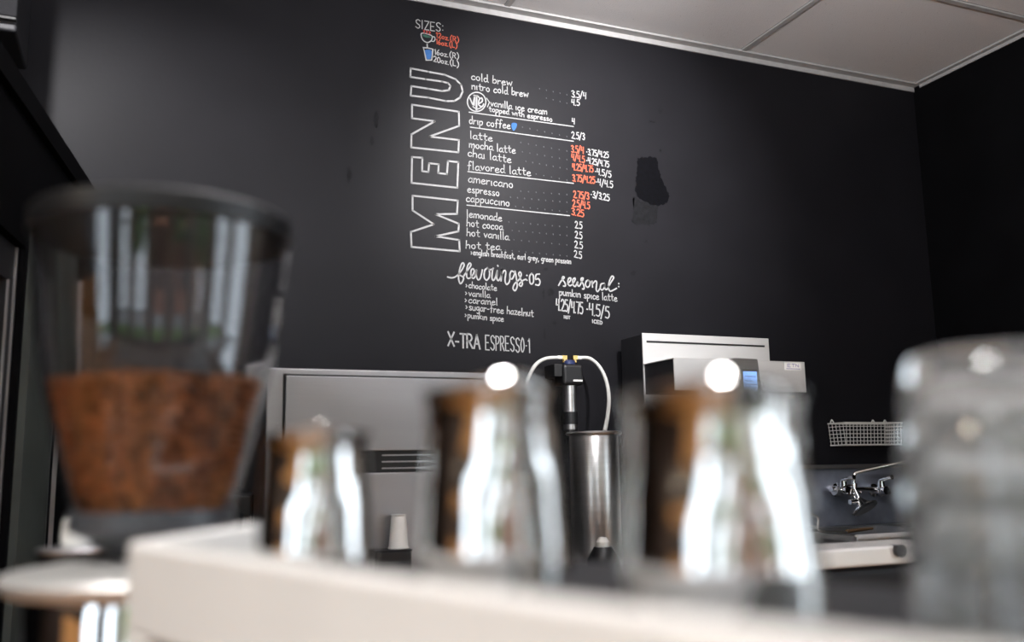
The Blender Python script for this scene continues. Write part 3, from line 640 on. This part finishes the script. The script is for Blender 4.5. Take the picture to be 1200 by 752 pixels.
# ------------------------------------------------------------------ sink, faucet, basket
YS0 = 2.86; rz_ = atY(945, 632, YS0).z; bz = atY(939, 545, D-.03).z
x0 = SX; x1 = XR-.02
t = thing('stainless_sink', 'wide stainless sink with tall backsplash below the wire basket', 'sink', (x0, YS0, 0))
MB().box((.0, .51, rz_), (x1-x0, .532, bz)).build('backsplash', mat('dark_sink_steel', (.30, .33, .40), .40, .8, noise=.30, nscale=7, bump=.03, bscale=120), t, bevel=.003)
MB().box((.0, .488, bz-.018), (x1-x0, .532, bz)).build('splash_cap', STEELD, t, bevel=.004)
ba_ = MB(); ww = x1-x0
ba_.box((0, 0, rz_-.02), (ww, .05, rz_)); ba_.box((0, .44, rz_-.02), (ww, .51, rz_)); ba_.box((0, .05, rz_-.02), (.05, .44, rz_)); ba_.box((ww-.05, .05, rz_-.02), (ww, .44, rz_)); ba_.box((ww*.5-.02, .05, rz_-.02), (ww*.5+.02, .44, rz_))
ba_.build('rim', STEELD, t)
MB().tube([(0, .0, rz_-.004), (ww, .0, rz_-.004)], .012, 12).build('rolled_edge', mat('satin_steel_edge', (.62, .62, .62), .4, .2, noise=.05), t, smooth=True)
for a_, b_ in ((.05, ww*.5-.02), (ww*.5+.02, ww-.05)):
    v = [(a_, .05), (b_, .05), (b_, .44), (a_, .44)]
    MB().add([(x, y, rz_-.02) for x, y in v]+[(x, y, rz_-.3) for x, y in v], [(0, 1, 5, 4), (1, 2, 6, 5), (2, 3, 7, 6), (3, 0, 4, 7), (4, 5, 6, 7)]).build('basin', STEELD, t, solid=.002)
for x in (.04, ww-.04):
    for y in (.05, .48): MB().tube([(x, y, 0), (x, y, rz_-.02)], .018).build('leg', STEELD, t, smooth=True)
Yf = YS0+.51
def fp(px, py, y=-.05): return atY(px, py, Yf+y)
c0 = fp(1001, 574, 0); t = thing('faucet', 'chrome two-handle wall faucet with angled spout above the sink', 'faucet', c0)
def L(px, py, y=-.05): return fp(px, py, y)-c0
MB().tube([L(974, 573), L(1026, 573)], .011, 16).build('crossbar', CHROME, t, smooth=True)
for px in (978, 1022):
    p = L(px, 574, 0)
    vb = MB().tube([p+Vector((0, -.0, 0)), p+Vector((0, -.012, 0)), p+Vector((0, -.014, 0)), p+Vector((0, -.09, 0))], [.030, .030, .017, .019], 20).build('valve_body', CHROME, t, smooth=True)
    MB().tube([p+Vector((0, -.06, -.01)), p+Vector((0, -.06, .045))], [.020, .014], 16).build('bonnet', CHROME, vb, smooth=True)
    MB().tube([p+Vector((0, -.06, .045)), p+Vector((-.0, -.10, .055)), p+Vector((0, -.13, .06))], [.010, .008, .011], 10).build('lever_handle', CHROME, vb, smooth=True)
    q = p+Vector((-.045 if px < 1000 else .045, -.05, -.0)); MB().tube([p+Vector((0, -.05, -.01)), q], [.018, .022], 16).build('side_inlet', STEELD, vb, smooth=True)
sp = [L(1001, 578, -.06), L(1000.5, 562, -.06), L(1001.5, 556, -.06), L(1006, 553, -.065), L(1035, 546.5, -.10), L(1068, 539.5, -.14)]
MB().tube(smooth_line(sp, 5), .0085, 14).build('spout', CHROME, t, smooth=True)
MB().tube([L(1001, 582, -.06), L(1001, 566, -.06)], .014, 16).build('spout_collar', CHROME, t, smooth=True)
lp = [L(1000, 568, -.06), L(992, 569, -.08), L(986, 573, -.09), L(990, 577.5, -.09), L(1000, 580, -.08), L(1005, 590, -.10)]
MB().tube(smooth_line(lp, 6), .005, 10).build('spring_loop', CHROME, t, smooth=True)
hc_ = L(1013, 594, -.14); ax = (Vector((.15, -.55, -.85))).normalized(); fr_ = ax.to_track_quat('Z', 'Y').to_matrix()
MB().lathe([(.012, -.045), (.018, -.035), (.040, -.004), (.058, 0), (.062, .006), (.058, .010), (.050, .006), (0, .004)], 32, c=hc_, frame=fr_).build('spray_head', CHROME, t, smooth=True)
MB().tube([hc_-ax*.04, hc_-ax*.04+Vector((-.005, .02, .04)), L(1008, 577, -.08)], .008, 10).build('spray_neck', CHROME, t, smooth=True)
q = L(996, 588, -.12); MB().tube([q, hc_-ax*.03], [.012, .010], 12).build('spray_trigger', CHROME, t, smooth=True)
# wire handle and rod of a tool in the sink
q = atZ(958, 622, rz_+.002)
t = thing('wire_strainer', 'wire-framed strainer with wooden handle resting across the sink rim', 'strainer', (q.x, YS0+.12, rz_+.004))
def Q(px, py, Y): return atY(px, py, Y)-Vector((q.x, YS0+.12, rz_+.004))
MB().tube(smooth_line([Q(938, 605, YS0+.12), Q(945, 603, YS0+.12), Q(954, 603.5, YS0+.12), Q(959, 608, YS0+.12), Q(961, 622, YS0+.12), Vector((.0, 0, .004))], 5), .005, 10).build('wire_bail', STEEL, t, smooth=True)
MB().tube(smooth_line([Q(939, 617, YS0+.12), Q(952, 616, YS0+.12), Q(960, 621, YS0+.12)], 4), .004, 10).build('wire_frame', STEEL, t, smooth=True)
MB().tube([Vector((.0, 0, .006)), Vector((.13, .05, .006)), Vector((.2, .07, .006))], [.008, .007, .005], 10).build('wooden_handle', mat('dark_wood_handle', (.13, .075, .035), .5, noise=.3), t, smooth=True)

# wire basket on the wall
bx0 = atY(968.5, 494, D).x; yf = -.118; bx1 = atY(1058, 497, D+yf).x; zt_ = atY(989, 495, D+yf).z; zb_ = atY(989, 521, D+yf).z
t = thing('wire_basket', 'white wire basket hung on the black wall above the sink', 'basket', (bx0, D, zb_))
w = bx1-bx0; h = zt_-zb_; tp = .008
rim = MB()
for z, i_ in ((0, tp), (h, 0)): rim.tube([(i_, -.008, z), (w-i_, -.008, z), (w-i_, yf+i_, z), (i_, yf+i_, z)], .0032, 8, closed=True)
rim.build('rim_wire', HOSE, t, smooth=True)
n = 17
for k in range(n): x = w*(k+.5)/n; MB().tube([(x, yf, h), (x, yf+tp, 0), (x, -.008, 0)], .0016, 6).build('upright_wire', HOSE, t)
for k in range(5):
    y = yf*(k+.5)/5
    for s_ in (0, w): MB().tube([(s_, y, h), (s_+(tp if s_ == 0 else -tp), y, 0)], .0016, 6).build('upright_wire', HOSE, t)
for k in range(1, 6):
    z = h*k/6; i_ = tp*(1-k/6); MB().tube([(i_, -.008, z), (i_, yf+i_, z), (w-i_, yf+i_, z), (w-i_, -.008, z)], .0016, 6).build('hoop_wire', HOSE, t)
for px in (974, 1022, 1036): x = atY(px, 492, D).x-bx0; MB().tube(smooth_line([(x-.012, -.006, h), (x, -.004, h+.018), (x+.012, -.006, h)], 4), .003, 8).build('hanging_loop', HOSE, t, smooth=True)

# ------------------------------------------------------------------ bar counter under the machine, bin
BZ = .86
C = atZ(152, 635, CZ-.045); E_ = atZ(1000, 750, CZ-.045); e1 = (E_-C); e1.z = 0; e1.normalize(); e2 = Vector((-e1.y, e1.x, 0))
ang = math.atan2(e1.y, e1.x)
print('machine', C, E_, e1, e2)
t = thing('bar_counter', 'wooden-fronted bar counter carrying the espresso machine and grinder', 'counter', (C.x, C.y, 0), ang)
MB().box((-.75, -.06, BZ-.04), (1.3, .68, BZ)).build('worktop', WOODF, t, bevel=.004)
MB().box((-.73, -.0, .0), (1.28, .62, BZ-.04)).build('carcass', WOODW, t)
# espresso machine: local x along the near rail towards the right, y away from camera
RZ = CZ-.045; DZ = CZ-.077
mc = thing('espresso_machine', 'espresso machine with a white raised cup rail and dark steel top', 'espresso machine', (C.x, C.y, BZ), ang)
b0 = BZ
MB().box((.012, .012, .06), (.95, .33, DZ-b0-.004)).build('body', STEELD, mc, bevel=.01)
MB().box((.01, .01, DZ-b0-.004), (.952, .33, DZ-b0)).build('cup_tray', BLACKM, mc)
sl = MB()
rl = MB().add([(0, 0, RZ-b0-.058), (.96, 0, RZ-b0-.058), (.96, 0, RZ-b0), (0, 0, RZ-b0), (.0, .010, RZ-b0-.058), (.96, .010, RZ-b0-.058), (.96, .010, RZ-b0), (.0, .010, RZ-b0)],
    [(0, 1, 2, 3), (4, 7, 6, 5), (0, 4, 5, 1), (1, 5, 6, 2), (2, 6, 7, 3), (3, 7, 4, 0)]).build('front_rail', WHITEP, mc, bevel=.004)
s = .115; dz = .010
poly = [(0.001, -.12), (s, -.12), (s, RZ-b0+dz), (.001, RZ-b0)]
sr = MB().add([(-.004, .0, RZ-b0-.30), (-.004, s, RZ-b0-.30), (-.004, s, RZ-b0+dz), (-.004, 0, RZ-b0), (.008, .0, RZ-b0-.30), (.008, s, RZ-b0-.30), (.008, s, RZ-b0+dz), (.008, 0, RZ-b0)],
    [(0, 1, 2, 3), (4, 7, 6, 5), (0, 4, 5, 1), (1, 5, 6, 2), (2, 6, 7, 3), (3, 7, 4, 0)]).build('side_rail', WHITEP, mc, bevel=.003)
MB().box((-.002, .0, .05), (.03, .012, RZ-b0-.058)).build('corner_post', WHITEP, mc, bevel=.004)
for x in (.08, .88):
    for y in (.06, .28): MB().lathe([(.022, 0), (.028, .01), (.02, .06)], 20, c=(x, y, 0)).build('foot', CHROME, mc, smooth=True)
for x in (.28, .62):
    gh = MB().tube([(x, .0, .33-.06), (x, -.03, .33-.07), (x, -.05, .2)], [.03, .034, .034], 24).build('group_head', CHROME, mc, smooth=True)

# milk pitchers
def pitcher(px, ptop, d, r_, label, spout_px_angle, hs=1.0, wb=1.0):
    p = dep(px, ptop, d); loc_ = Vector((p.x, p.y, DZ)); h = p.z-DZ
    t = thing('milk_pitcher', label, 'pitcher', loc_+Vector((0, 0, .0003)), spout_px_angle, 'polished milk pitchers')
    N, Mz = 96, 40; prof = []
    key = [(0, .0, .90), (.02, .0, .98), (.08, 0, 1.0), (.30, 0, 1.0), (.55, 0, .955), (.75, 0, .90), (.90, 0, .885), (1.0, 0, .93)]
    def rad(u):
        for (a, _, ra), (b, _, rb) in zip(key, key[1:]):
            if u <= b:
                k = (u-a)/(b-a); k = k*k*(3-2*k); return ra+(rb-ra)*k
        return key[-1][2]
    vs = []; fs = []
    for j in range(Mz+1):
        u = j/Mz; R0 = rad(u)*r_
        for k in range(N):
            a = 2*PI*k/N; da = a if a <= PI else a-2*PI
            q = max(0, (u-.38)/.62); wdt = .28+.55*q
            s_ = (max(0, 1-abs(da)/wdt))**1.15*.20*(q**1.4)*r_
            rr_ = R0+s_; zz = u*h*(1+.0*q)+(max(0, 1-abs(da)/.7)*.045*h*q**3)
            vs.append((rr_*math.cos(a), rr_*math.sin(a), zz))
    for j in range(Mz):
        for k in range(N): fs.append((j*N+k, j*N+(k+1) % N, (j+1)*N+(k+1) % N, (j+1)*N+k))
    fs.append(tuple(range(N))[::-1])
    MB().add(vs, fs).build('body', PITCH, t, smooth=True, solid=.0012)
    rimp = [Vector(v_) for v_ in vs[Mz*N:]]
    MB().tube(rimp, .0016, 8, closed=True).build('rolled_rim', CHROME, t, smooth=True)
    hp = [(-r_*.90, 0, h*.90), (-r_*1.25, 0, h*.93), (-r_*1.62, 0, h*.84), (-r_*1.66, 0, h*.6), (-r_*1.45, 0, h*.32), (-r_*1.02, 0, h*.2)]
    pts = smooth_line(hp, 8); m_ = MB(); vs = []; 
    for i, p_ in enumerate(pts):
        tn = (pts[min(i+1, len(pts)-1)]-pts[max(0, i-1)]).normalized(); nn = Vector((-tn.z, 0, tn.x))
        for sy, sn in ((-1, -1), (1, -1), (1, 1), (-1, 1)): vs.append(tuple(p_+Vector((0, sy*.0075, 0))+nn*sn*.0016))
    fs = [(i*4+k, i*4+(k+1) % 4, (i+1)*4+(k+1) % 4, (i+1)*4+k) for i in range(len(pts)-1) for k in range(4)]+[(3, 2, 1, 0), tuple(len(pts)*4-4+k for k in range(4))]
    m_.add(vs, fs).build('handle', PITCH, t, smooth=True, bevel=.0006)
    return t
def toward_cam(px, turn):
    r_ = ray(px, 500); return math.atan2(-r_.y, -r_.x)+turn
pitcher(371, 512, .535, .0335, 'small polished steel milk pitcher, leftmost and farthest on the machine', toward_cam(371, .10))
pitcher(577, 462, .475, .0385, 'middle polished steel milk pitcher, tall, on the machine top', toward_cam(577, .22))
pitcher(832, 466, .405, .0428, 'large polished steel milk pitcher, nearest and widest, left of the glasses', toward_cam(832, .18))

# stacked tumblers upside down
q = dep(1160, 415, .435); hz = q.z-DZ
gh_ = .070; st = (hz-gh_)/2
for k in range(3):
    t = thing('glass_tumbler', 'clear upturned tumbler in the stack right of the pitchers, %s' % ['lowest of three', 'middle of three', 'topmost of three'][k], 'glass', (q.x, q.y, DZ+.0004+k*st), 0, 'stacked clear tumblers')
    ro, ri, rb = .0455, .043, .0365
    MB().lathe([(ri, .0), (ro, .0), (ro+.0003, .0015), (ro-.0015, gh_*.35), (rb+.003, gh_*.85), (rb, gh_*.97), (rb-.003, gh_), (0.0005, gh_-.001), (0.0005, gh_-.013), (rb-.006, gh_-.014), (rb-.002, gh_*.74), (ri-.002, gh_*.3)], 64, closed=True).build('tumbler_wall', GLASS, t, smooth=True)

# bin with a pale lid behind the machine
q = atY(1000, 655, 1.72)
hw = .16
t = thing('lidded_bin', 'dark bin with pale flat lid standing before the sink', 'bin', (atY(957, 650, 1.70).x, 1.70, 0))
wv = atY(1062, 650, 1.70).x-atY(957, 650, 1.70).x+.12; hv = atY(957, 645, 1.70).z; lv = hv-atY(957, 668, 1.70).z
MB().box((.01, .01, 0), (wv-.01, .13, hv-lv)).build('bin_body', BLACKM, t, bevel=.02)
MB().box((0, 0, hv-lv), (wv, .14, hv)).build('lid', WHITEP, t, bevel=.006)
MB().tube([(wv*.62, .03, hv-.012), (wv*.62, -.012, hv-.012)], [.012, .015], 20).build('latch', BLACK, t, smooth=True)

# ------------------------------------------------------------------ coffee grinder
dg = .745
base = dep(178, 640, dg); gx, gy = base.x, base.y
def gz(py, px=190): # height of pixel row at the grinder axis
    r_ = ray(px, py); k = math.hypot(gx, gy)/math.hypot(r_.x, r_.y); return CZ+r_.z*k
k_ = dg/F
gr = thing('coffee_grinder', 'coffee grinder with clear cone hopper and black lid, left foreground', 'coffee grinder', (gx, gy, BZ), 0)
def z_(py): return gz(py)-BZ
def prof(rows): return [(r_*k_, z_(y)) for r_, y in rows]
outer = [(84, 604), (88, 596), (100, 560), (113, 510), (123, 470), (131, 437), (138, 395), (143, 350), (148, 310), (150, 282)]
inner = [(r_-3.5, y) for r_, y in outer[::-1]]
MB().lathe(prof(outer+inner), 96, closed=True).build('hopper', CLEAR, gr, smooth=True)
MB().lathe(prof([(147, 283), (152, 284), (153, 281), (153, 262), (150, 259), (80, 257), (0, 257), (0, 275), (144, 275)]), 96).build('lid', BLACK, gr, smooth=True)
MB().lathe(prof([(0, 652), (46, 651), (56, 640), (70, 628), (86, 622), (92, 618), (92, 598), (88, 596), (84, 597), (0, 597)]), 72).build('collar', mat('dark_grey_collar_plastic', (.05, .052, .058), .35, noise=.1), gr, smooth=True)
MB().lathe(prof([(0, 684), (150, 684), (157, 678), (159, 669), (155, 664), (120, 659), (60, 653), (0, 652)]), 96).build('top_plate', STEELB, gr, smooth=True)
MB().lathe([(0, .05), (118*k_, .05), (132*k_, .08), (132*k_, z_(700)), (128*k_, z_(684.5)), (0, z_(684.5))], 96).build('drum', CHROME, gr, smooth=True)
MB().lathe([(0, 0), (.10, 0), (.105, .01), (.10, .05), (0, .05)], 64).build('foot_ring', BLACK, gr, smooth=True)
MB().box((-.012, -.158*0-155*k_, z_(676)), (.016, -145*k_, z_(667))).build('red_marker', REDL, gr)
# beans filling the lower hopper
zt_b, zb_b = gz(450), gz(598)
def rin(z):
    rows = [(gz(y), (r_-5)*k_) for r_, y in outer]
    for (za_, ra), (zb__, rb_) in zip(rows, rows[1:]):
        if z <= zb__: return ra+(rb_-ra)*max(0, (z-za_)/(zb__-za_))
    return rows[-1][1]
bm = MB(); tmp = bmesh.new(); bmesh.ops.create_icosphere(tmp, subdivisions=1, radius=1); tv = [v_.co.copy() for v_ in tmp.verts]; tf = [tuple(v_.index for v_ in f_.verts) for f_ in tmp.faces]; tmp.free()
random.seed(11)
bl_r = .0036
core = []
for i in range(9): zz = zb_b+(zt_b-zb_b)*i/8; core.append((rin(zz)-.007, zz-.004*(i == 8)))
bm.lathe([(0, core[0][1])]+core+[(0, core[-1][1])], 40, c=(0, 0, 0))
def bean(p):
    rot = Matrix.Rotation(random.uniform(0, 6.28), 3, 'Z') @ Matrix.Rotation(random.uniform(0, 6.28), 3, 'X')
    vs = []
    for v_ in tv:
        q = Vector((v_.x*.0052, v_.y*.0038, v_.z*.0028)); q.z *= .7 if v_.z < 0 else 1; vs.append(p+rot@q)
    bm.add(vs, tf)
zz = zb_b+.003
while zz < zt_b:
    rr_ = rin(zz)-.0050; n = int(2*PI*rr_/.0072); o_ = random.random()
    for k in range(n): a = 2*PI*(k+o_)/n; ra = rr_-random.uniform(0, .0015); bean(Vector((ra*math.cos(a), ra*math.sin(a), zz+random.uniform(-.001, .001))))
    zz += .0056
rr_ = .004
while rr_ < rin(zt_b)-.006:
    n = max(3, int(2*PI*rr_/.0075))
    for k in range(n): a = 2*PI*(k+random.random()*.4)/n; bean(Vector((rr_*math.cos(a), rr_*math.sin(a), zt_b-.002+random.uniform(-.002, .004))))
    rr_ += .0065
o = bm.build('coffee_beans', BEAN, None, smooth=True); o.location = (gx, gy, 0)
tag(o, 'roasted brown coffee beans filling the lower grinder hopper', 'coffee beans', kind='stuff')

# small white cup on a black canister behind the grinder
q = atY(86, 641, 1.18)
t = thing('black_canister', 'black canister with steel rim carrying a small white cup, behind the grinder', 'canister', (q.x, 1.18, BZ+.0005)); 
hh = q.z-BZ
MB().lathe([(.034, 0), (.036, .02), (.036, hh-.006)], 40).build("body", BLACK, t, smooth=True)
MB().lathe([(.037, hh-.006), (.040, hh-.003), (.037, hh), (0, hh)], 40).build("steel_lid", STEELD, t, smooth=True)
t = thing('white_cup', 'small white cup upturned on the black canister behind the grinder', 'cup', (q.x+.004, 1.18, q.z+.001))
MB().lathe([(.016, 0), (.0175, .002), (.018, .012), (.0165, .030), (.012, .034), (0, .034)], 32).build('cup_wall', PAPER, t, smooth=True)
MB().tube(smooth_line([(.016, 0, .008), (.028, 0, .012), (.028, 0, .024), (.016, 0, .026)], 5), .003, 8).build('handle', PAPER, t, smooth=True)
